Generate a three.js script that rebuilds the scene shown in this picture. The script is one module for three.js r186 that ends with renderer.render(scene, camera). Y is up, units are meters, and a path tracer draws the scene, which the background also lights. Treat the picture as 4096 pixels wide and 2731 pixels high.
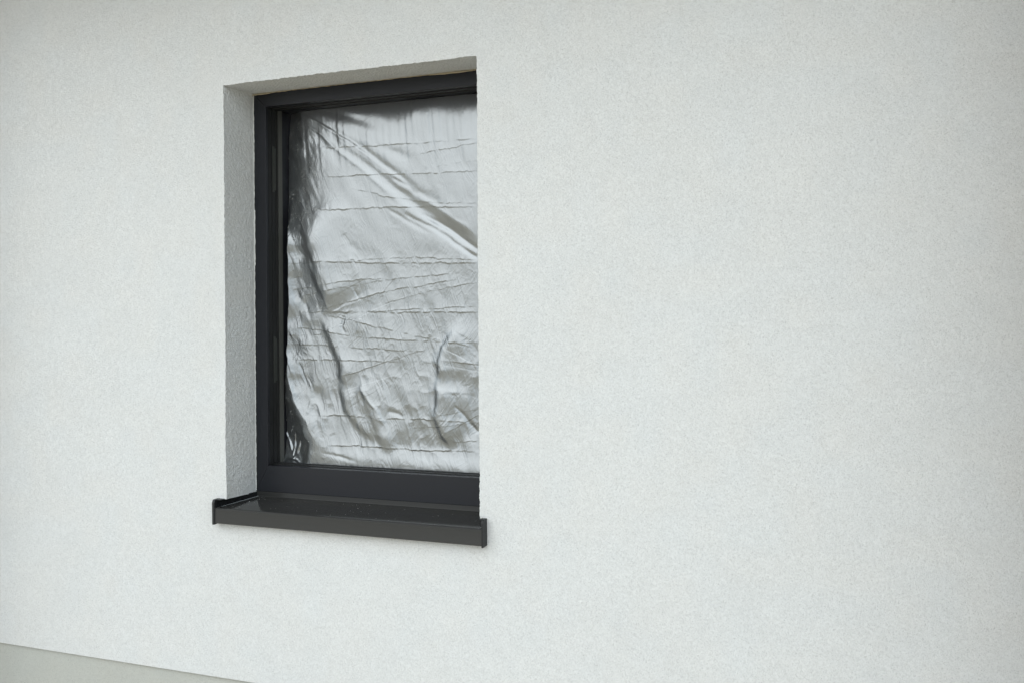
import * as THREE from 'three';
import { mergeGeometries, toCreasedNormals } from 'three/addons/utils/BufferGeometryUtils.js';
import { RoundedBoxGeometry } from 'three/addons/geometries/RoundedBoxGeometry.js';

// ---------------------------------------------------------------- camera, sky, sun, exposure
const scene = new THREE.Scene();
const camera = new THREE.PerspectiveCamera(34.803, 4096 / 2731, 0.05, 2000);
camera.position.set(2.3638, 1.6140, 2.9315);
camera.rotation.set(0.0044, 0.4207, -0.0079, 'YXZ');
camera.setViewOffset(4096, 2731, 0, 111.3, 4096, 2731);
camera.updateProjectionMatrix();

const renderer = new THREE.WebGLRenderer({ antialias: true });
renderer.toneMapping = THREE.LinearToneMapping;
renderer.toneMappingExposure = 1.0;
renderer.shadowMap.enabled = true;

{ // overcast sky: brighter towards the zenith, faintly blue, soft cloud structure
  const w = 512, h = 256, data = new Float32Array(w * h * 4);
  for (let j = 0; j < h; j++) for (let i = 0; i < w; i++) {
    const el = ((j + 0.5) / h - 0.5) * Math.PI, az = (i + 0.5) / w * 2 * Math.PI;
    const s = Math.max(0, Math.sin(el));
    const cl = 1 + 0.07 * Math.sin(3 * az + 4 * s) * Math.cos(9 * s + 2 * az) + 0.05 * Math.sin(7 * az - 13 * s);
    const L = 1.58 * (0.72 + 0.5 * s) * cl, k = (j * w + i) * 4;
    data[k] = L * 0.90; data[k + 1] = L * 1.0; data[k + 2] = L * 1.06; data[k + 3] = 1;
  }
  const t = new THREE.DataTexture(data, w, h, THREE.RGBAFormat, THREE.FloatType);
  t.mapping = THREE.EquirectangularReflectionMapping; t.magFilter = THREE.LinearFilter; t.minFilter = THREE.LinearFilter; t.wrapS = THREE.RepeatWrapping;
  t.needsUpdate = true;
  scene.background = t; scene.environment = t;
}
const sun = new THREE.DirectionalLight(0xfff4e8, 0.5);
sun.position.set(-3.5, 7, 8); sun.target.position.set(0.7, 1.5, 0);
sun.castShadow = true; sun.shadow.radius = 110; sun.shadow.mapSize.set(2048, 2048);
Object.assign(sun.shadow.camera, { left: -6, right: 6, top: 6, bottom: -6, near: 0.5, far: 30 });
scene.add(sun, sun.target);

// ---------------------------------------------------------------- helpers
function rng(seed) { let a = seed >>> 0; return () => { a = (a + 0x6D2B79F5) | 0; let t = Math.imul(a ^ (a >>> 15), 1 | a); t = (t + Math.imul(t ^ (t >>> 7), 61 | t)) ^ t; return ((t ^ (t >>> 14)) >>> 0) / 4294967296; }; }
function hash2(x, y, s) { let h = (Math.imul(x, 374761393) + Math.imul(y, 668265263) + Math.imul(s, 974634777)) | 0; h = Math.imul(h ^ (h >>> 13), 1274126177); h ^= h >>> 16; return (h >>> 0) / 4294967296; }
function noise(x, y, s = 1, px = 0, py = 0) { // value noise, -1..1, optional period
  const ix = Math.floor(x), iy = Math.floor(y), fx = x - ix, fy = y - iy;
  const m = (v, p) => p ? ((v % p) + p) % p : v;
  const x0 = m(ix, px), x1 = m(ix + 1, px), y0 = m(iy, py), y1 = m(iy + 1, py);
  const u = fx * fx * fx * (fx * (fx * 6 - 15) + 10), v = fy * fy * fy * (fy * (fy * 6 - 15) + 10);
  const a = hash2(x0, y0, s), b = hash2(x1, y0, s), c = hash2(x0, y1, s), d = hash2(x1, y1, s);
  return 2 * (a + (b - a) * u + (c - a) * v + (a - b - c + d) * u * v) - 1;
}
const clamp = (v, a = 0, b = 1) => Math.min(b, Math.max(a, v));
const smooth = (a, b, v) => { const t = clamp((v - a) / (b - a)); return t * t * (3 - 2 * t); };
function texture(w, h, fn, srgb, repeat) {
  const d = new Uint8Array(w * h * 4), o = [0, 0, 0];
  for (let j = 0; j < h; j++) for (let i = 0; i < w; i++) {
    fn(i, j, o); const k = (j * w + i) * 4;
    d[k] = clamp(o[0]) * 255 + 0.5; d[k + 1] = clamp(o[1]) * 255 + 0.5; d[k + 2] = clamp(o[2]) * 255 + 0.5; d[k + 3] = 255;
  }
  const t = new THREE.DataTexture(d, w, h, THREE.RGBAFormat);
  t.wrapS = t.wrapT = THREE.RepeatWrapping; t.magFilter = THREE.LinearFilter; t.minFilter = THREE.LinearMipmapLinearFilter; t.generateMipmaps = true;
  if (srgb) t.colorSpace = THREE.SRGBColorSpace;
  if (repeat) t.repeat.set(repeat, repeat);
  t.needsUpdate = true; return t;
}
function mesh(name, geo, mat, parent = scene) {
  const o = new THREE.Mesh(geo, mat); o.name = name; o.castShadow = o.receiveShadow = true; parent.add(o); return o;
}
function thing(name, label, category, [x, y, z] = [0, 0, 0]) {
  const g = new THREE.Group(); g.name = name; g.userData = { label, category, kind: 'thing' }; g.position.set(x, y, z); scene.add(g); return g;
}
function structure(name, geo, mat) { const o = mesh(name, geo, mat); o.userData.kind = 'structure'; return o; }
function box(x0, x1, y0, y1, z0, z1, r = 0) {
  const g = r ? new RoundedBoxGeometry(x1 - x0, y1 - y0, z1 - z0, 2, r) : new THREE.BoxGeometry(x1 - x0, y1 - y0, z1 - z0);
  return g.translate((x0 + x1) / 2, (y0 + y1) / 2, (z0 + z1) / 2);
}
// a profile in (z, y), extruded along x from x0 to x1
function extrudeX(pts, x0, x1, bevel = 0) {
  const s = new THREE.Shape(pts.map(([z, y]) => new THREE.Vector2(z, y)));
  const g = new THREE.ExtrudeGeometry(s, { depth: x1 - x0 - 2 * bevel, bevelEnabled: bevel > 0, bevelThickness: bevel, bevelSize: bevel, bevelOffset: -bevel, bevelSegments: 2 });
  return g.rotateY(-Math.PI / 2).translate(x1 - bevel, 0, 0);
}
// a polyline in (z, y) given a sheet thickness below it
function sheetX(path, t, x0, x1) {
  const n = path.length, off = path.map((p, i) => {
    const a = path[Math.max(0, i - 1)], b = path[Math.min(n - 1, i + 1)], dz = b[0] - a[0], dy = b[1] - a[1], l = Math.hypot(dz, dy);
    return [p[0] + dy / l * t, p[1] - dz / l * t];
  });
  return toCreasedNormals(extrudeX([...path, ...off.reverse()], x0, x1), 0.6);
}

// ---------------------------------------------------------------- textures
const GRAIN = 340, TS = 2048;                 // rendering plaster: flattened sand grains about 3 mm across, short worm-like pits between some of them
const grainHeight = (() => {
  const f = new Float32Array(TS * TS), c = TS / GRAIN;
  for (let j = 0; j < TS; j++) for (let i = 0; i < TS; i++) {
    const wx = i / c + 0.5 * noise(i / 13, j / 13, 3, 0, 0), wy = j / c + 0.5 * noise(i / 13 + 40, j / 13, 4, 0, 0);
    const cx = Math.floor(wx), cy = Math.floor(wy);
    let m1 = 9, m2 = 9, id = 0;
    for (let b = -1; b <= 1; b++) for (let a = -1; a <= 1; a++) {
      const gx = ((cx + a) % GRAIN + GRAIN) % GRAIN, gy = ((cy + b) % GRAIN + GRAIN) % GRAIN;
      const dx = cx + a + hash2(gx, gy, 11) - wx, dy = cy + b + hash2(gx, gy, 12) - wy, d = dx * dx + dy * dy;
      if (d < m1) { m2 = m1; m1 = d; id = hash2(gx, gy, 13); } else if (d < m2) m2 = d;
    }
    const edge = Math.sqrt(m2) - Math.sqrt(m1);
    const patch = 0.7 + 0.2 * noise(i / 102.4, j / 102.4, 7, 20, 20), pit = (1 - smooth(0.02, 0.26, edge)) * smooth(0.35, 0.6, id * (0.5 + patch));
    f[j * TS + i] = 0.80 - 0.62 * pit + 0.10 * id + 0.10 * noise(i / 6.4, j / 6.4, 5, 320, 320) + 0.04 * noise(i / 32, j / 32, 6, 64, 64);
  }
  return f;
})();
const plasterBump = texture(TS, TS, (i, j, o) => { o[0] = o[1] = o[2] = grainHeight[j * TS + i]; }, false, 1 / 1.02);
// colour of the sand: pale matrix, some darker mineral grains, faint cloudy mixing
function plasterColour(r, g, b, speck, seed) {
  return texture(1024, 1024, (i, j, o) => {
    let v = 1 + 0.004 * noise(i / 128, j / 128, seed, 8, 8) + 0.004 * noise(i / 32, j / 32, seed + 1, 32, 32) + 0.012 * noise(i / 4, j / 4, seed + 2, 256, 256);
    const q = hash2(i, j, seed + 3), q2 = hash2(i, j, seed + 4);
    if (q > 1 - speck) v *= 0.84; v *= 0.985 + 0.03 * q2;
    const warm = 0.003 * noise(i / 64 + 9, j / 64, seed + 5, 16, 16);
    o[0] = r * (v + warm); o[1] = g * v; o[2] = b * (v - warm);
  }, true, 1 / 1.37);
}
const M = {};
M.plaster = new THREE.MeshStandardMaterial({ name: 'plaster', map: plasterColour(0.905, 0.908, 0.904, 0.03, 21), bumpMap: plasterBump, bumpScale: 0.0012, roughness: 0.95 });
M.plinth = new THREE.MeshStandardMaterial({ name: 'plinth plaster', map: plasterColour(0.765, 0.768, 0.742, 0.03, 51), bumpMap: plasterBump, bumpScale: 0.0009, roughness: 0.95 });
M.fleck = new THREE.MeshStandardMaterial({ name: 'white filler', color: new THREE.Color(0.78, 0.78, 0.75), roughness: 0.9 });
M.cream = new THREE.MeshStandardMaterial({ name: 'cream foam', color: new THREE.Color(0.72, 0.62, 0.45), roughness: 0.9 });
const coatBump = texture(512, 512, (i, j, o) => { o[0] = o[1] = o[2] = 0.5 + 0.3 * noise(i / 3, j / 3, 71, 0, 0) + 0.2 * noise(i / 9, j / 9, 72, 0, 0); }, false, 6);
const scuff = texture(512, 512, (i, j, o) => { o[0] = o[1] = o[2] = 0.86 + 0.09 * noise(i / 90, j / 14, 73, 0, 0) + 0.05 * noise(i / 6, j / 6, 74, 0, 0); }, false, 2.3);
M.frame = new THREE.MeshPhysicalMaterial({ name: 'anthracite frame', color: new THREE.Color(0.017, 0.018, 0.023), specularIntensity: 0.75, roughness: 0.5, roughnessMap: scuff, bumpMap: coatBump, bumpScale: 0.00004 });
M.frameDark = new THREE.MeshStandardMaterial({ name: 'black rebate', color: new THREE.Color(0.010, 0.0105, 0.011), roughness: 0.6 });
M.rubber = new THREE.MeshStandardMaterial({ name: 'black rubber', color: new THREE.Color(0.008, 0.008, 0.008), roughness: 0.7 });
M.sill = new THREE.MeshStandardMaterial({ name: 'anthracite sill', color: new THREE.Color(0.036, 0.0355, 0.034), roughness: 0.5, roughnessMap: scuff, bumpMap: coatBump, bumpScale: 0.00003 });
M.cap = new THREE.MeshStandardMaterial({ name: 'dark plastic cap', color: new THREE.Color(0.016, 0.017, 0.018), roughness: 0.5, bumpMap: coatBump, bumpScale: 0.00012 });
M.capGloss = new THREE.MeshStandardMaterial({ name: 'glossy black plastic', color: new THREE.Color(0.009, 0.010, 0.011), roughness: 0.25 });
M.grey = new THREE.MeshStandardMaterial({ name: 'grey plastic', color: new THREE.Color(0.045, 0.048, 0.043), roughness: 0.6 });
M.spacer = new THREE.MeshStandardMaterial({ name: 'dull aluminium spacer', color: new THREE.Color(0.11, 0.11, 0.10), roughness: 0.55 });
M.glass = new THREE.MeshPhysicalMaterial({ name: 'window glass', color: 0xffffff, transmission: 1, thickness: 0, roughness: 0.02, ior: 1.22 });
M.wood = new THREE.MeshStandardMaterial({ name: 'brown boards', color: new THREE.Color(0.10, 0.085, 0.07), roughness: 0.8 });
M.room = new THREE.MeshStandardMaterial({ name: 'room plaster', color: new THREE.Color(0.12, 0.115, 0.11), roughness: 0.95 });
M.ground = new THREE.MeshStandardMaterial({ name: 'pale sandy ground', color: new THREE.Color(0.60, 0.525, 0.43), roughness: 1,  // ground out of view, kept pale and warm to bounce light upward
  map: texture(512, 512, (i, j, o) => { const v = 0.8 + 0.12 * noise(i / 32, j / 32, 81, 16, 16) + 0.1 * noise(i / 4, j / 4, 82, 128, 128); o[0] = v; o[1] = v; o[2] = v * 0.98; }, true, 0.5) });

// ---------------------------------------------------------------- the place
const W = 0.9422, TOP = 2.4019, D = 0.1602, PLINTH = 0.42;
{ const g = new THREE.PlaneGeometry(900, 900, 1, 1).rotateX(-Math.PI / 2); const u = g.attributes.uv; for (let i = 0; i < u.count; i++) u.setXY(i, u.getX(i) * 900, u.getY(i) * 900); structure('ground', g, M.ground); }

const wall = thing('house_wall', 'white rough plastered house wall with one deep window opening', 'wall', [0, 0, 0]);
const XL = -4.5, XR = 2.475, YT = 3.25;
// ragged outline of the opening: trowelled arrises wander a little and single grains break the line
const jag = (t, s) => 0.0014 * noise(t / 0.004, 0.5, s) + 0.0011 * noise(t / 0.013, 0.5, s + 1) + 0.0016 * noise(t / 0.15, 0.5, s + 2);
const left = [], right = [], head = [];
for (let y = 1.0186; y <= TOP + 1e-6; y += 0.0026) { left.push([jag(y, 101), y]); right.push([W + jag(y, 111), y]); }
for (let x = 0.003; x < W - 0.002; x += 0.0026) head.push([x, TOP + jag(x, 121) - 0.0008]);
const outline = [[-0.03, 0.984], [-0.03, 1.0185], ...left, ...head, ...right.slice().reverse(), [W + 0.021, 1.0185], [W + 0.021, 0.984]];
{
  const s = new THREE.Shape([[XL, PLINTH], [XR, PLINTH], [XR, YT], [XL, YT]].map((p) => new THREE.Vector2(...p)));
  s.holes.push(new THREE.Path(outline.map((p) => new THREE.Vector2(...p))));
  const g = new THREE.ShapeGeometry(s);
  const under = box(XL, XR, PLINTH - 0.0005, PLINTH, -0.03, -0.0003);
  mesh('facade', mergeGeometries([g.toNonIndexed(), under.toNonIndexed()]), M.plaster, wall);
}
function reveal(line, flip, uvOf) { // strip from the arris back to the window frame; grains flatten out towards the frame
  const pos = [], uv = [], idx = [], K = 62;
  line.forEach(([x, y], i) => { for (let k = 0; k <= K; k++) { const t = k / K, e = 1 - Math.min(1, t * 5), z = -0.166 * t, along = (flip === 'h' ? x : y);
    const d = k === 0 || k === K ? 0 : 0.0011 * noise(along / 0.0026, z / 0.0026, 141) + 0.0008 * noise(along / 0.006, z / 0.006, 142) + 0.0006 * noise(along / 0.05, z / 0.05, 143);
    const fx = flip === 'h' ? x : (flip === 'l' ? 0 : W), fy = flip === 'h' ? TOP : y;
    const X = fx + (x - fx) * e, Y = fy + (y - fy) * e; pos.push(X + (flip === 'l' ? d : flip === 'r' ? -d : 0), Y - (flip === 'h' ? d : 0), z); uv.push(...uvOf(X, Y, z)); } });
  for (let i = 0; i < line.length - 1; i++) for (let k = 0; k < K; k++) { const a = i * (K + 1) + k, b = a + K + 1; idx.push(a, b, a + 1, b, b + 1, a + 1); }
  const g = new THREE.BufferGeometry(); g.setAttribute('position', new THREE.Float32BufferAttribute(pos, 3)); g.setAttribute('uv', new THREE.Float32BufferAttribute(uv, 2)); g.setIndex(idx); g.computeVertexNormals(); return g;
}
const REVEAL = M.plaster;
mesh('reveal_side', reveal([...left, [0, TOP + 0.003]], 'l', (x, y, z) => [z + 0.3, y]), REVEAL, wall);
mesh('reveal_side', reveal([...right, [W, TOP + 0.003]], 'r', (x, y, z) => [z + 0.7, y]), REVEAL, wall);
mesh('reveal_head', reveal([[-0.002, TOP], ...head, [W + 0.002, TOP]], 'h', (x, y, z) => [x, z + 0.11]), REVEAL, wall);
{ // masonry behind the render
  const s = new THREE.Shape([[XL, 0], [XR, 0], [XR, YT], [XL, YT]].map((p) => new THREE.Vector2(...p)));
  s.holes.push(new THREE.Path([[-0.012, 0.986], [W + 0.012, 0.986], [W + 0.012, TOP + 0.012], [-0.012, TOP + 0.012]].map((p) => new THREE.Vector2(...p))));
  mesh('masonry', new THREE.ExtrudeGeometry(s, { depth: 0.19, bevelEnabled: false }).translate(0, 0, -0.36), M.room, wall);
}
const plinth = mesh('plinth', new THREE.PlaneGeometry(XR - XL, PLINTH + 0.01).translate((XL + XR) / 2, (PLINTH - 0.01) / 2, -0.008), M.plinth, wall);
{ const p = plinth.geometry.attributes.position, u = plinth.geometry.attributes.uv; for (let i = 0; i < u.count; i++) u.setXY(i, p.getX(i) + 0.37, p.getY(i)); }
plinth.userData.label = 'greyer beige plastered plinth under the wall';
// filler bead where render meets frame: thin white line at the side, ragged cream foam along the head
function ragged(len, width, at) { const pos = [], idx = []; const n = Math.round(len / 0.006);
  for (let i = 0; i <= n; i++) { const t = i / n * len, w = width(t); pos.push(...at(t, 0), ...at(t, w)); if (i) { const a = 2 * i - 2; idx.push(a, a + 1, a + 2, a + 1, a + 3, a + 2); } }
  const g = new THREE.BufferGeometry(); g.setAttribute('position', new THREE.Float32BufferAttribute(pos, 3)); g.setIndex(idx); g.computeVertexNormals(); return g; }
const sideBead = ragged(1.37, (t) => 0.0030 + 0.0012 * noise(t / 0.008, 0.3, 131) + (noise(t / 0.09, 0.7, 132) > 0.25 ? 0.0016 : 0), (t, w) => [w, 1.026 + t, -0.1583 - w * 0.2]);
mesh('filler_bead', sideBead, M.fleck, wall);
const headBead = ragged(W, (t) => 0.0032 + 0.0014 * noise(t / 0.009, 0.3, 133) + 0.007 * smooth(0.1, 0.6, noise(t / 0.13 + 3, 0.7, 134)), (t, w) => [t, TOP - 0.0008 - w * 0.8, -0.1583 + w * 0.9 - 0.0012]);
mesh('foam_bead', headBead, M.cream, wall);

const unseenEave = thing('unseen_roof_eave', 'out-of-view roof overhang above the wall, darkening its top', 'roof', [0, YT, 0]);  // overhang out of view, placed to darken the top of the wall
mesh('soffit', box(XL, XR + 0.1, 0, 0.03, -0.3, 0.75), M.wood, unseenEave);
mesh('fascia_board', box(XL, XR + 0.1, -0.03, 0.22, 0.751, 0.78), M.wood, unseenEave);
function screen(x, n, label) { // upright boards out of view, placed to darken the sides of the wall
  const s = thing(x > 0 ? 'unseen_shade_screen' : 'unseen_shade_screen_001', label, 'screen', [x, 0, 0]); s.userData.group = 'out-of-view board screens darkening the sides of the wall';
  for (let k = 0; k < n; k++) mesh('board', box(0, 0.04, 0, YT - 0.002, 0.004 + k * 0.128, 0.004 + k * 0.128 + 0.124), M.wood, s);
}
screen(XR, 4, 'deeper boarded screen out of view, darkening the right of the wall');  // unseen, stands here to darken the right edge of the wall
screen(-1.36, 3, 'shallower added boarded screen out of view, darkening the left of the wall');  // added only to darken the left edge, like lens vignetting
// the closed room behind the window
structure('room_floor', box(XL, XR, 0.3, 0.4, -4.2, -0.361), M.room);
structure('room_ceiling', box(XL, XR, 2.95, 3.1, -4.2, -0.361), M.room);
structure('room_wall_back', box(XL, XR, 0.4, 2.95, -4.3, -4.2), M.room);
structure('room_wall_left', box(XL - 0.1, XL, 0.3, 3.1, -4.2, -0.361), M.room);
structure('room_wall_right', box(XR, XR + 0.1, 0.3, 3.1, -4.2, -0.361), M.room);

// ---------------------------------------------------------------- window
const win = thing('window', 'anthracite framed fixed window set deep in the plastered opening', 'window', [0, 0, -D]);
const X0 = 0.0005, X1 = W - 0.0005, Y0 = 1.0235, Y1 = TOP - 0.0005, LX0 = 0.0514, LX1 = W - 0.0514, LY0 = 1.113, LY1 = 2.3525;
function member(name, pts) {
  const s = new THREE.Shape(pts.map((p) => new THREE.Vector2(...p)));
  const b = 0.0012, g = new THREE.ExtrudeGeometry(s, { depth: 0.19 - b, bevelEnabled: true, bevelThickness: b, bevelSize: b, bevelOffset: -b, bevelSegments: 2 });
  mesh(name, g.translate(0, 0, -0.19), M.frame, win);
}
member('frame_stile', [[X0, Y0], [LX0, LY0], [LX0, LY1], [X0, Y1]]);
member('frame_stile', [[X1, Y0], [X1, Y1], [LX1, LY1], [LX1, LY0]]);
member('frame_rail', [[X0, Y0], [X1, Y0], [LX1, LY0], [LX0, LY0]]);
member('frame_rail', [[X0, Y1], [LX0, LY1], [LX1, LY1], [X1, Y1]]);
const GZ = -0.0625;                            // face of the pane, behind the frame face
// rebate strips with grooves, then rubber gasket, per side
mesh('glazing_bead', mergeGeometries([box(LX0, LX0 + 0.0025, LY0, LY1, -0.050, -0.031), box(LX0, LX0 + 0.0012, LY0, LY1, -0.0295, -0.012)]), M.frameDark, win);
mesh('glazing_bead', box(LX1 - 0.0025, LX1, LY0, LY1, -0.050, -0.031), M.frameDark, win);
mesh('glazing_bead', box(LX0 + 0.0026, LX1 - 0.0026, LY1 - 0.0030, LY1, -0.050, -0.028), M.frameDark, win);
mesh('glazing_bead', box(LX0 + 0.0026, LX1 - 0.0026, LY0, LY0 + 0.0030, -0.050, -0.028), M.frameDark, win);
for (const [a, b, c, d] of [[LX0, LX0 + 0.005, LY0, LY1], [LX1 - 0.005, LX1, LY0, LY1], [LX0 + 0.0052, LX1 - 0.0052, LY1 - 0.005, LY1], [LX0 + 0.0052, LX1 - 0.0052, LY0, LY0 + 0.005]])
  mesh('gasket', mergeGeometries([box(a, b, c, d, -0.0615, -0.0565, 0.0015), box(a, b, c, d, -0.0558, -0.0512, 0.0015)]), M.rubber, win);
mesh('pane', new THREE.PlaneGeometry(LX1 - LX0 - 0.002, LY1 - LY0 - 0.002).translate((LX0 + LX1) / 2, (LY0 + LY1) / 2, GZ), M.glass, win);
mesh('spacer_bar', box(LX0 + 0.0002, LX0 + 0.0040, LY0 + 0.002, LY1 - 0.002, GZ - 0.026, GZ - 0.003), M.spacer, win);
mesh('spacer_bar', box(LX1 - 0.0040, LX1 - 0.0002, LY0 + 0.002, LY1 - 0.002, GZ - 0.026, GZ - 0.003), M.spacer, win);
for (const [y0, y1] of [[2.068, 2.2145], [1.4038, 1.551]]) { // ribbed grey packers clipped into the rebate
  const gs = [box(LX0 + 0.0026, LX0 + 0.0042, y0, y1, -0.0500, -0.0325), box(LX0 + 0.0026, LX0 + 0.0042, y0 - 0.006, y0, -0.044, -0.0325), box(LX0 + 0.0026, LX0 + 0.0042, y1, y1 + 0.006, -0.044, -0.0325)];
  for (let y = y0 + 0.003; y < y1 - 0.002; y += 0.0042) gs.push(box(LX0 + 0.0042, LX0 + 0.0052, y, y + 0.0026, -0.0495, -0.033));
  mesh('ribbed_packer', mergeGeometries(gs), M.grey, win);
}

// ---------------------------------------------------------------- plastic sheet
// folds of the sheet: [kind, width0, width1 (mm), height0, height1 (mm), points (m)]; g = soft fold, v = sharp pack crease
const FOLDS = [
  ['g',6,25,1.5,-8,[[0.079,2.359],[0.186,2.291],[0.291,2.214],[0.458,2.095],[0.597,1.987],[0.817,1.840]]],
  ['g',4,11,1.2,1.4,[[0.084,2.355],[0.206,2.297],[0.325,2.224],[0.440,2.144],[0.575,2.045],[0.817,1.880]]],
  ['g',5,19,1.2,-6.2,[[0.089,2.358],[0.235,2.287],[0.371,2.204],[0.508,2.104],[0.598,2.034],[0.685,1.985]]],
  ['g',4,12,1,1.2,[[0.084,2.344],[0.181,2.279],[0.277,2.199],[0.394,2.115],[0.530,2.001],[0.662,1.886]]],
  ['g',5,15,1,-4.2,[[0.098,2.335],[0.205,2.245],[0.277,2.167]]],
  ['g',6,24,1,-5,[[0.108,2.359],[0.230,2.340],[0.372,2.296],[0.478,2.252]]],
  ['g',8,22,1,-4,[[0.372,2.232],[0.477,2.189],[0.598,2.133]]],
  ['g',6,10,-1,-2.6,[[0.486,2.097],[0.575,2.045],[0.641,2.006]]],
  ['g',6,12,-1,-2.2,[[0.476,1.987],[0.552,1.945],[0.662,1.886]]],
  ['g',8,8,-1.5,-3.4,[[0.530,1.972],[0.663,1.908],[0.757,1.847],[0.823,1.806]]],
  ['g',8,9,-2,-3,[[0.597,1.969],[0.706,1.914],[0.823,1.833]]],
  ['c',3,3,1.3,1.6,[[0.166,2.215],[0.371,2.207],[0.487,2.204],[0.821,2.199]]],
  ['c',2,2,0.8,1,[[0.599,2.165],[0.665,2.172],[0.821,2.185]]],
  ['c',2.5,2.5,1.6,1.5,[[0.146,2.110],[0.394,2.109],[0.576,2.100],[0.820,2.094]]],
  ['c',2,2,0.6,1,[[0.660,2.118],[0.751,2.127],[0.820,2.127]]],
  ['c',4,4,2.2,1.6,[[0.169,1.997],[0.346,1.994],[0.530,1.993],[0.819,1.975]]],
  ['c',2,2,0.8,1,[[0.337,2.066],[0.485,2.026],[0.663,1.998],[0.819,1.988]]],
  ['c',4,4,2.6,1.6,[[0.074,1.812],[0.202,1.815],[0.345,1.810],[0.551,1.801],[0.823,1.796]]],
  ['c',2.5,2.5,1.2,1,[[0.240,1.813],[0.391,1.819],[0.574,1.820],[0.821,1.803]]],
  ['c',2.5,2.5,1.5,1,[[0.079,1.762],[0.153,1.767]]],
  ['c',3,2,2,0.8,[[0.078,1.721],[0.177,1.728],[0.287,1.746],[0.483,1.753]]],
  ['c',3,2.5,2,1.2,[[0.073,1.686],[0.176,1.705],[0.320,1.729],[0.528,1.752],[0.748,1.763]]],
  ['c',3,2.5,2.2,1.3,[[0.186,1.644],[0.268,1.661],[0.362,1.684],[0.455,1.706],[0.617,1.727],[0.739,1.742]]],
  ['c',2,2,0.8,0.8,[[0.446,1.659],[0.572,1.693],[0.705,1.718],[0.822,1.731]]],
  ['c',4,3,2.6,2.2,[[0.073,1.641],[0.200,1.640],[0.390,1.639],[0.616,1.635],[0.823,1.635]]],
  ['c',2,2,1.2,1,[[0.200,1.633],[0.390,1.640],[0.660,1.649],[0.824,1.655]]],
  ['c',2.5,2.5,1.5,1,[[0.215,1.631],[0.296,1.619],[0.403,1.594],[0.571,1.560],[0.822,1.518]]],
  ['c',2.5,2.5,1.6,1.4,[[0.077,1.587],[0.200,1.581],[0.343,1.554],[0.659,1.539],[0.823,1.535]]],
  ['c',2,2,1.3,0.8,[[0.077,1.560],[0.214,1.564]]],
  ['c',2.5,2,1.8,0.8,[[0.077,1.530],[0.223,1.526],[0.366,1.516],[0.659,1.506]]],
  ['c',3,3,2.2,1.6,[[0.076,1.476],[0.247,1.475],[0.435,1.473],[0.659,1.471]]],
  ['c',2,2,1,1.2,[[0.702,1.474],[0.822,1.465]]],
  ['c',3,3,1.6,1.8,[[0.148,1.283],[0.290,1.285],[0.492,1.282],[0.629,1.282],[0.824,1.277]]],
  ['c',3,3,1.8,2.4,[[0.221,1.181],[0.366,1.186],[0.491,1.182],[0.637,1.179],[0.823,1.185]]],
  ['c',2,2,1,1,[[0.561,1.253],[0.709,1.262],[0.824,1.278]]],
  ['c',2,2,1,1,[[0.714,1.208],[0.823,1.219]]],
  ['g',8,10,-1.5,-3,[[0.482,1.306],[0.522,1.298],[0.551,1.280]]],
  ['g',6,8,1.5,2.5,[[0.368,1.390],[0.433,1.317],[0.482,1.246]]],
  ['g',8,12,1,1.5,[[0.668,1.556],[0.659,1.483],[0.654,1.425]]],
  ['g',9,9,1.2,1.5,[[0.649,1.403],[0.648,1.323],[0.657,1.260]]],
  ['g',5,9,-1.5,-3.5,[[0.734,1.334],[0.770,1.301],[0.821,1.241]]],
  ['c',4,4,1.5,1.5,[[0.160,1.413],[0.172,1.369],[0.170,1.333],[0.159,1.288]]],
  ['g',5,5,-1.5,-2.2,[[0.121,1.470],[0.150,1.417],[0.164,1.361]]],
  ['g',6,6,-1.5,-2.5,[[0.301,1.629],[0.296,1.589],[0.310,1.564]]],
  ['g',4,4,-1,-2,[[0.344,1.716],[0.358,1.684]]],
  ['g',8,8,1,2,[[0.366,1.620],[0.361,1.588],[0.357,1.560]]],
  ['g',10,16,-0.6,-1.6,[[0.298,1.910],[0.326,1.869],[0.368,1.844]]],
  ['s',44,36,30,26,[[0.101,2.017],[0.125,1.966],[0.154,1.908],[0.177,1.825],[0.201,1.743],[0.230,1.678],[0.248,1.641],[0.258,1.609]]],
  ['s',12,17,8,13,[[0.215,1.637],[0.229,1.573],[0.262,1.512],[0.285,1.472],[0.294,1.419],[0.317,1.364]]],
  ['s',16,13,13,7,[[0.283,1.423],[0.296,1.367],[0.316,1.306],[0.366,1.250],[0.452,1.191]]],
  ['s',16,18,6,13,[[0.337,1.424],[0.388,1.364],[0.417,1.295],[0.452,1.223],[0.491,1.152]]],
  ['s',14,17,8,20,[[0.755,1.629],[0.729,1.579],[0.685,1.522],[0.672,1.464],[0.667,1.386]]],
  ['s',17,14,20,12,[[0.663,1.437],[0.668,1.366],[0.667,1.294],[0.690,1.232],[0.728,1.179]]],
  ['g',4,5,3,4,[[0.045,1.231],[0.072,1.187],[0.090,1.143]]],
  ['g',4,4,3,4,[[0.099,1.224],[0.096,1.183],[0.092,1.143]]],
  ['g',4,5,3,4,[[0.131,1.211],[0.115,1.171],[0.098,1.134]]],
  ['g',5,5,3,5,[[0.044,1.114],[0.077,1.133],[0.109,1.130],[0.130,1.113]]],
  ['g',5,7,2,4,[[0.141,1.114],[0.210,1.121],[0.278,1.113]]],
  ['g',6,8,-2,-4,[[0.226,1.157],[0.314,1.144],[0.391,1.125]]]];
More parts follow.
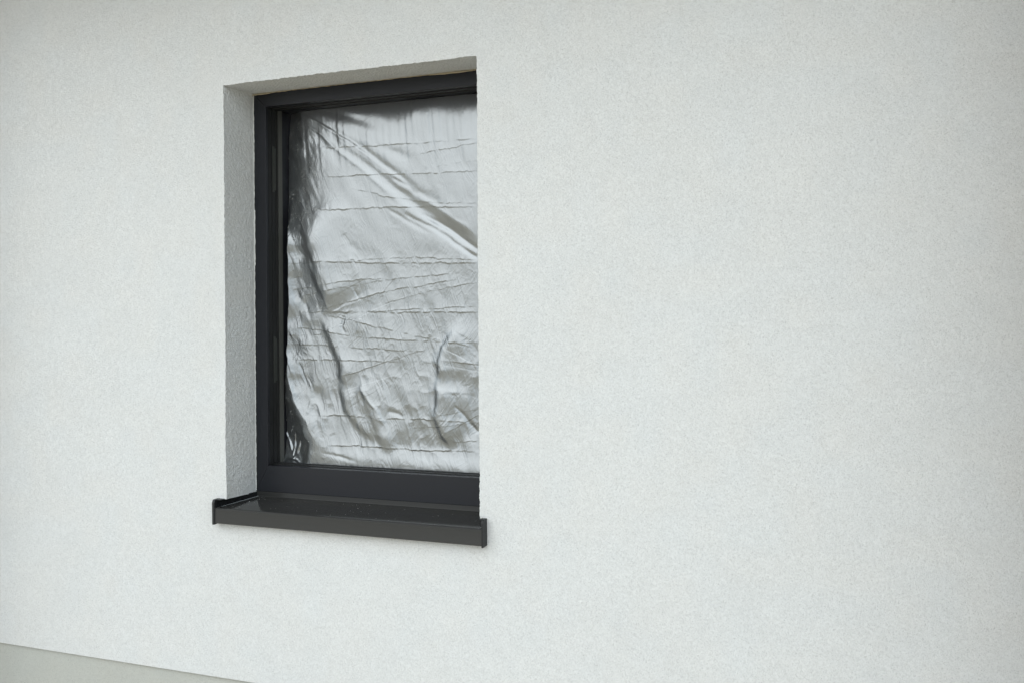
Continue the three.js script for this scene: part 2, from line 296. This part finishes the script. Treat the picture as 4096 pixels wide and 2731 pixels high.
const sheet = (() => {
  const x0 = LX0 + 0.004, x1 = LX1 - 0.001, y0 = LY0 + 0.001, y1 = LY1 - 0.001, NX = 540, NY = 800;
  const hgt = new Float32Array((NX + 1) * (NY + 1));
  const dx = (x1 - x0) / NX, dy = (y1 - y0) / NY;
  for (let j = 0; j <= NY; j++) for (let i = 0; i <= NX; i++) {
    const x = x0 + i * dx, y = y0 + j * dy;
    const nl = 0.012 * noise(y / 0.11, 0.2, 201);
    let h = 0.062 * Math.pow(Math.max(0, 1.8 - y), 2);       // the sheet hangs forward a little towards the bottom rail
    const up = smooth(1.86, 2.06, y);             // upper left: the sheet leans in from its taped edge; lower down it comes forward sooner
    h -= up * 0.028 * Math.exp(-(x - x0) / (0.066 + 0.6 * nl)) ;
    const xe = 0.078 + 0.006 * noise(y / 0.035, 0.4, 207) + 0.14 * Math.pow(smooth(1.52, 1.13, y), 1.7), cw = 0.024 + 0.05 * smooth(1.5, 1.25, y), cl = smooth(xe - cw - 0.05 * smooth(1.5, 1.25, y), xe + 0.002, x);
    h += (1 - up) * (0.017 * Math.exp(-Math.max(0, x - xe) / 0.042) * cl - 0.026 * (1 - cl));
    h -= 0.018 * Math.exp(-(y1 - y) / (0.030 + 0.026 * smooth(0.62, 0.25, x) + 0.012 * noise(x / 0.1, 0.1, 202))) + 0.012 * Math.exp(-(x1 - x) / 0.03);
    h += 0.010 * Math.pow(smooth(1.205, 1.113, y), 1.6);
    h += 0.0030 * noise(x / 0.16, y / 0.22, 203) + 0.0011 * noise(x / 0.05 + 0.4 * y / 0.05, y / 0.09, 204);
    h += 0.0011 * smooth(2.05, 2.3, y) * noise((x + 0.1 * y) / 0.013, y / 0.22, 208) + 0.0006 * smooth(0.3, 0.12, x) * noise((x + 0.45 * y) / 0.014, y / 0.05, 209) + 0.0022 * smooth(0.26, 0.14, x) * noise(x / 0.05, y / 0.045, 210);
    // lower part hangs in loose crumples
    const low = smooth(1.75, 1.3, y);
    h += low * (0.0013 * noise((x + 0.35 * y) / 0.045, y / 0.085, 205) + 0.0007 * (1 - Math.abs(noise((x + 0.3 * y) / 0.028, y / 0.05, 206)) * 2));
    hgt[j * (NX + 1) + i] = h;
  }
  for (const [kind, w0, w1, a0, a1, pts] of FOLDS) {
    const P = pts, L = [0]; for (let k = 1; k < P.length; k++) L.push(L[k - 1] + Math.hypot(P[k][0] - P[k - 1][0], P[k][1] - P[k - 1][1]));
    const tot = L[L.length - 1], reach = kind === 's' ? 0.35 : kind === 'c' ? 0.05 : Math.max(w0, w1) / 1000 * 3.2;
    const bx0 = Math.min(...P.map((p) => p[0])) - reach, bx1 = Math.max(...P.map((p) => p[0])) + reach, by0 = Math.min(...P.map((p) => p[1])) - reach, by1 = Math.max(...P.map((p) => p[1])) + reach;
    const sd = Math.round(P[0][0] * 7919 + P[0][1] * 104729);
    for (let j = Math.max(0, Math.floor((by0 - y0) / dy)); j <= Math.min(NY, Math.ceil((by1 - y0) / dy)); j++)
      for (let i = Math.max(0, Math.floor((bx0 - x0) / dx)); i <= Math.min(NX, Math.ceil((bx1 - x0) / dx)); i++) {
        const x = x0 + i * dx + 0.0030 * noise(j / 18, i / 50, sd), y = y0 + j * dy + 0.0022 * noise(i / 20, j / 50, sd + 1) + (kind === 'c' ? 0.0016 * noise(i / 6, j / 30, sd + 4) : 0);
        let best = 1e9, at = 0, side = 1;
        for (let k = 1; k < P.length; k++) {
          const ax = P[k - 1][0], ay = P[k - 1][1], vx = P[k][0] - ax, vy = P[k][1] - ay, ll = vx * vx + vy * vy;
          const t = clamp(((x - ax) * vx + (y - ay) * vy) / ll), d = Math.hypot(x - ax - t * vx, y - ay - t * vy);
          if (d < best) { best = d; at = L[k - 1] + t * Math.sqrt(ll); side = Math.sign(vx * (y - ay) - vy * (x - ax)) || 1; }
        }
        const s = at / tot, w = (w0 + (w1 - w0) * s) / 1000, fade = smooth(0, kind === 's' ? 0.3 : 0.12, s) * smooth(1.0, kind === 's' ? 0.75 : kind === 'g' && P[P.length - 1][0] < 0.78 ? 0.55 : 0.9, s) * (kind === 's' ? 1 : 0.85) + (kind === 's' ? 0 : 0.15);
        if (kind === 'g' && best > w * 3.2) continue;
        let a = (a0 + (a1 - a0) * s) / 1000 * fade;
        if (kind === 's') { const sd2 = best * side; hgt[j * (NX + 1) + i] += a * (1 / (1 + Math.exp(-2.2 * sd2 / w))) * (sd2 > 0 ? Math.exp(-sd2 / 0.08) : 1); }
        else if (kind === 'c') { a *= clamp(0.45 + 0.55 * noise(at / 0.06, 0.5, sd + 3) + 0.6 * noise(at / 0.014, 0.5, sd + 2), 0.05, 1.3); const sd2 = best * side; hgt[j * (NX + 1) + i] += a * (1 / (1 + Math.exp(-5 * sd2 / w))) * Math.exp(-Math.max(0, sd2) / 0.012); }
        else if (kind === 'v') { a *= 0.55 + 0.6 * noise(at / 0.02, 0.5, sd + 2); hgt[j * (NX + 1) + i] -= a * Math.exp(-best / w * 1.2); }
        else hgt[j * (NX + 1) + i] += a * Math.exp(-best * best / (w * w));
      }
  }
  const softTop = (v) => v < 0.026 ? v : 0.026 + 0.009 * Math.tanh((v - 0.026) / 0.009);
  const pos = new Float32Array((NX + 1) * (NY + 1) * 3), uv = new Float32Array((NX + 1) * (NY + 1) * 2), idx = new Uint32Array(NX * NY * 6);
  for (let j = 0; j <= NY; j++) for (let i = 0; i <= NX; i++) { const k = j * (NX + 1) + i; pos[3 * k] = x0 + i * dx; pos[3 * k + 1] = y0 + j * dy; pos[3 * k + 2] = -0.260 + softTop(hgt[k]); uv[2 * k] = i / NX; uv[2 * k + 1] = j / NY; }
  let q = 0; for (let j = 0; j < NY; j++) for (let i = 0; i < NX; i++) { const a = j * (NX + 1) + i, b = a + 1, c = a + NX + 1; idx[q++] = a; idx[q++] = b; idx[q++] = c + 1; idx[q++] = a; idx[q++] = c + 1; idx[q++] = c; }
  const g = new THREE.BufferGeometry(); g.setAttribute('position', new THREE.BufferAttribute(pos, 3)); g.setAttribute('uv', new THREE.BufferAttribute(uv, 2)); g.setIndex(new THREE.BufferAttribute(idx, 1)); g.computeVertexNormals();
  return g;
})();
const crinkle = texture(1024, 1536, (i, j, o) => { // fine crisp crinkles of thin polythene, over the whole sheet (0.8 mm a texel)
  const fold = (v) => Math.abs(v - Math.floor(v) - 0.5) * 2, x = i * 0.81, y = j * 0.81;      // millimetres
  const wx = x + 9 * noise(x / 45, y / 45, 301), wy = y + 9 * noise(x / 45 + 7, y / 45, 302);
  const loose = 0.55 + 0.45 * clamp(smooth(820, 500, y) + smooth(190, 60, x)) , patch = 0.5 + 0.5 * noise(x / 70, y / 90, 306);
  const r1 = fold(0.95 * noise((wx + 0.35 * wy) / 15, wy / 70, 303)), r2 = fold(0.9 * noise((wx - 0.7 * wy) / 15, (wy + 0.5 * wx) / 48, 304)), r3 = fold(0.9 * noise((wx + 0.2 * wy) / 7, wy / 26, 308));
  o[0] = o[1] = o[2] = loose * (0.42 * r1 * (0.3 + patch) + 0.36 * r2 * (1.2 - patch) + 0.13 * r3) + 0.05 * noise(x / 2.2, y / 5, 307) + 0.05;
}, false);
M.film = new THREE.MeshPhysicalMaterial({ name: 'silvery polythene', color: new THREE.Color(0.365, 0.382, 0.392), roughness: 0.28, metalness: 0.88, transmission: 0.4, thickness: 0, clearcoat: 0.5, clearcoatRoughness: 0.08, bumpMap: crinkle, bumpScale: 0.0011 });
const film = mesh('plastic_sheet', sheet, M.film);
film.userData = { label: 'creased translucent plastic sheet taped behind the window pane', category: 'plastic sheet', kind: 'thing' };

// ---------------------------------------------------------------- outer sill
const sill = thing('window_sill', 'anthracite metal outer sill with raised end caps under the window', 'sill', [0, 0, 0]);
const arc = (cz, cy, r, a0, a1, n) => Array.from({ length: n + 1 }, (_, i) => { const a = a0 + (a1 - a0) * i / n; return [cz + r * Math.cos(a), cy + r * Math.sin(a)]; });
const SX0 = -0.0255, SX1 = 0.9585;
M.tray = new THREE.MeshPhysicalMaterial({ name: 'smooth anthracite sheet', color: M.sill.color, specularIntensity: 0.4, roughness: 0.16, roughnessMap: scuff });
mesh('tray', sheetX([[-0.1535, 1.0068], [-0.10, 1.0022], [0.0200, 0.9924], ...arc(0.0218, 0.9875, 0.0042, 1.45, 0.1, 6)], 0.0016, SX0, SX1), M.tray, sill);
mesh('front_edge', sheetX([[0.02598, 0.9876], [0.0261, 0.9440], ...arc(0.0240, 0.9430, 0.0021, -0.1, -2.6, 5), [0.0205, 0.9445]], 0.0016, SX0, SX1), M.sill, sill);
mesh('back_upstand', sheetX([[-0.1575, 1.0236], [-0.1560, 1.0105], ...arc(-0.1525, 1.0100, 0.0034, 3.2, 4.6, 5)], 0.0016, 0.004, W - 0.004), M.tray, sill);
function cap(xo, xi, flangeTo) { // outer plate, rolled top flange and small inner lip, as seen round the nose of the sill
  const out = [[-0.012, 0.9400], [0.0285, 0.9365], [0.0290, 1.0090], [0.0265, 1.0165], [0.0210, 1.0200], [-0.012, 1.0205]];
  const a = Math.min(xo, xi), b = Math.max(xo, xi);
  const plate = extrudeX(out, a, b, 0.0012);
  const f = Math.min(xi, flangeTo), g = Math.max(xi, flangeTo);
  const flange = extrudeX([[-0.010, 1.0176], [0.0205, 1.0170], [0.0222, 1.0185], [0.0205, 1.0200], [-0.010, 1.0204]], f, g, 0.0006);
  const lip = box(f + (xi < flangeTo ? 0 : 0.004), g - (xi < flangeTo ? 0.004 : 0), 0.9925, 0.9950, 0.004, 0.0200);
  const c = mesh('end_cap', mergeGeometries([plate, flange].map((x) => x.index ? x.toNonIndexed() : x)), M.cap, sill);
  mesh('lip', lip, M.capGloss, c);
}
cap(-0.0365, -0.0262, -0.0060);
cap(0.9655, 0.9592, 0.9490);
{ // side channels of the sill running back to the frame, slightly skewed, with a sealant line at the foot
  const skew = (xf, xb, side) => {
    const bar = (y0, y1, o0, o1) => { // inner face quad strip with thickness
      const zf = 0.0195, zb = -0.1565, yf = (t) => y0 + (1.0043 - 0.9905) * t, s = side, xo = xf - side * 0.0035;
      const A = [xf + s * o0, zf, yf(0), y1], B = [xb + s * o0, zb, yf(1), y1 + 0.0035];
      const p = [A[0], A[2], zf, B[0], B[2], zb, B[0] + s * (o1 - o0), B[3], zb, A[0] + s * (o1 - o0), A[3], zf, xo, A[2], zf, xo, B[2], zb, xo, B[3], zb, xo, A[3], zf];
      const g = new THREE.BufferGeometry(); g.setAttribute('position', new THREE.Float32BufferAttribute(p, 3));
      g.setIndex([0, 1, 2, 0, 2, 3, 3, 2, 6, 3, 6, 7, 0, 3, 7, 0, 7, 4, 1, 5, 6, 1, 6, 2, 0, 4, 5, 0, 5, 1, 4, 7, 6, 4, 6, 5]); const n = g.toNonIndexed(); n.computeVertexNormals(); n.setAttribute('uv', new THREE.Float32BufferAttribute(new Float32Array(72), 2)); return n;
    };
    mesh('side_channel', mergeGeometries([bar(0.9905, 1.0178, 0, -0.002), bar(0.9905, 0.9965, 0.0035, 0.0025), bar(0.9905, 0.9940, 0.0065, 0.0055)]), M.capGloss, sill);
    const c = new THREE.CatmullRomCurve3([new THREE.Vector3(xf + side * 0.0068, 0.9934, 0.017), new THREE.Vector3((xf + xb) / 2 + side * 0.0072, 1.0003, -0.07), new THREE.Vector3(xb + side * 0.0068, 1.0072, -0.152)]);
    mesh('sealant_line', new THREE.TubeGeometry(c, 24, 0.0009, 6), M.seal, sill);
  };
  M.seal = new THREE.MeshStandardMaterial({ name: 'clear sealant', color: new THREE.Color(0.32, 0.34, 0.35), roughness: 0.3 });
  skew(-0.0255, 0.0085, 1); skew(0.9585, 0.9330, -1);
}
// plaster crumbs lying on the sill tray, dust flecks stuck on the sheet
{
  const r = rng(77), crumb = new THREE.DodecahedronGeometry(1, 0), n = 75, im = new THREE.InstancedMesh(crumb, M.fleck, n), m = new THREE.Matrix4(), q = new THREE.Quaternion(), e = new THREE.Euler();
  for (let k = 0; k < n; k++) {
    const near = r() < 0.45, z = near ? -0.145 + 0.155 * r() : -0.14 + 0.155 * r(), x = near ? 0.015 - 0.18 * (z + 0.02) * 0.5 + 0.05 * r() * r() + 0.01 : 0.03 + 0.88 * r(), s = 0.0003 + 0.0009 * r() * r() * r();
    const y = 1.0022 - (z + 0.10) * 0.0817 + s * 0.6; q.setFromEuler(e.set(r() * 6, r() * 6, r() * 6)); m.compose(new THREE.Vector3(x, y, z), q, new THREE.Vector3(s, s * 0.7, s * 1.1)); im.setMatrixAt(k, m);
  }
  im.name = 'plaster_crumbs'; im.userData = { kind: 'stuff', label: 'white plaster crumbs scattered on the dark sill', category: 'crumbs' }; scene.add(im);
}
{ // plaster dust stuck to the sheet, thickest where it leans back at the left
  const r = rng(91), n = 1600, im = new THREE.InstancedMesh(new THREE.OctahedronGeometry(1, 0), M.fleck, n), m = new THREE.Matrix4(), q = new THREE.Quaternion(), e = new THREE.Euler(), P = sheet.attributes.position, NX = 540, NY = 800;
  let k = 0, guard = 0;
  while (k < n && guard++ < 40000) {
    const u = r(), v = r(), x = 0.055 + 0.14 * u, low = r() < 0.25, y = low ? 1.13 + 0.3 * v : 1.9 + 0.42 * v;
    if (0.5 + 0.5 * noise(x / 0.022, y / 0.03, 311) + 0.35 * noise(x / 0.007, y / 0.007, 312) < 0.62) continue;
    const i = Math.round((x - (LX0 + 0.004)) / (LX1 - LX0 - 0.005) * NX), j = Math.round((y - LY0 - 0.001) / (LY1 - LY0 - 0.002) * NY), a = j * (NX + 1) + i;
    const s = 0.0004 + 0.0012 * r() * r() * r() + (r() > 0.985 ? 0.0008 : 0);
    q.setFromEuler(e.set(r() * 6, r() * 6, r() * 6)); m.compose(new THREE.Vector3(P.getX(a), P.getY(a), P.getZ(a) + 0.0005), q, new THREE.Vector3(s * (1 + r()), s, s * 0.5)); im.setMatrixAt(k++, m);
  }
  im.count = k; im.name = 'plaster_dust'; im.userData = { kind: 'stuff', label: 'pale plaster dust flecks stuck on the plastic sheet', category: 'dust' }; scene.add(im);
}
renderer.render(scene, camera);
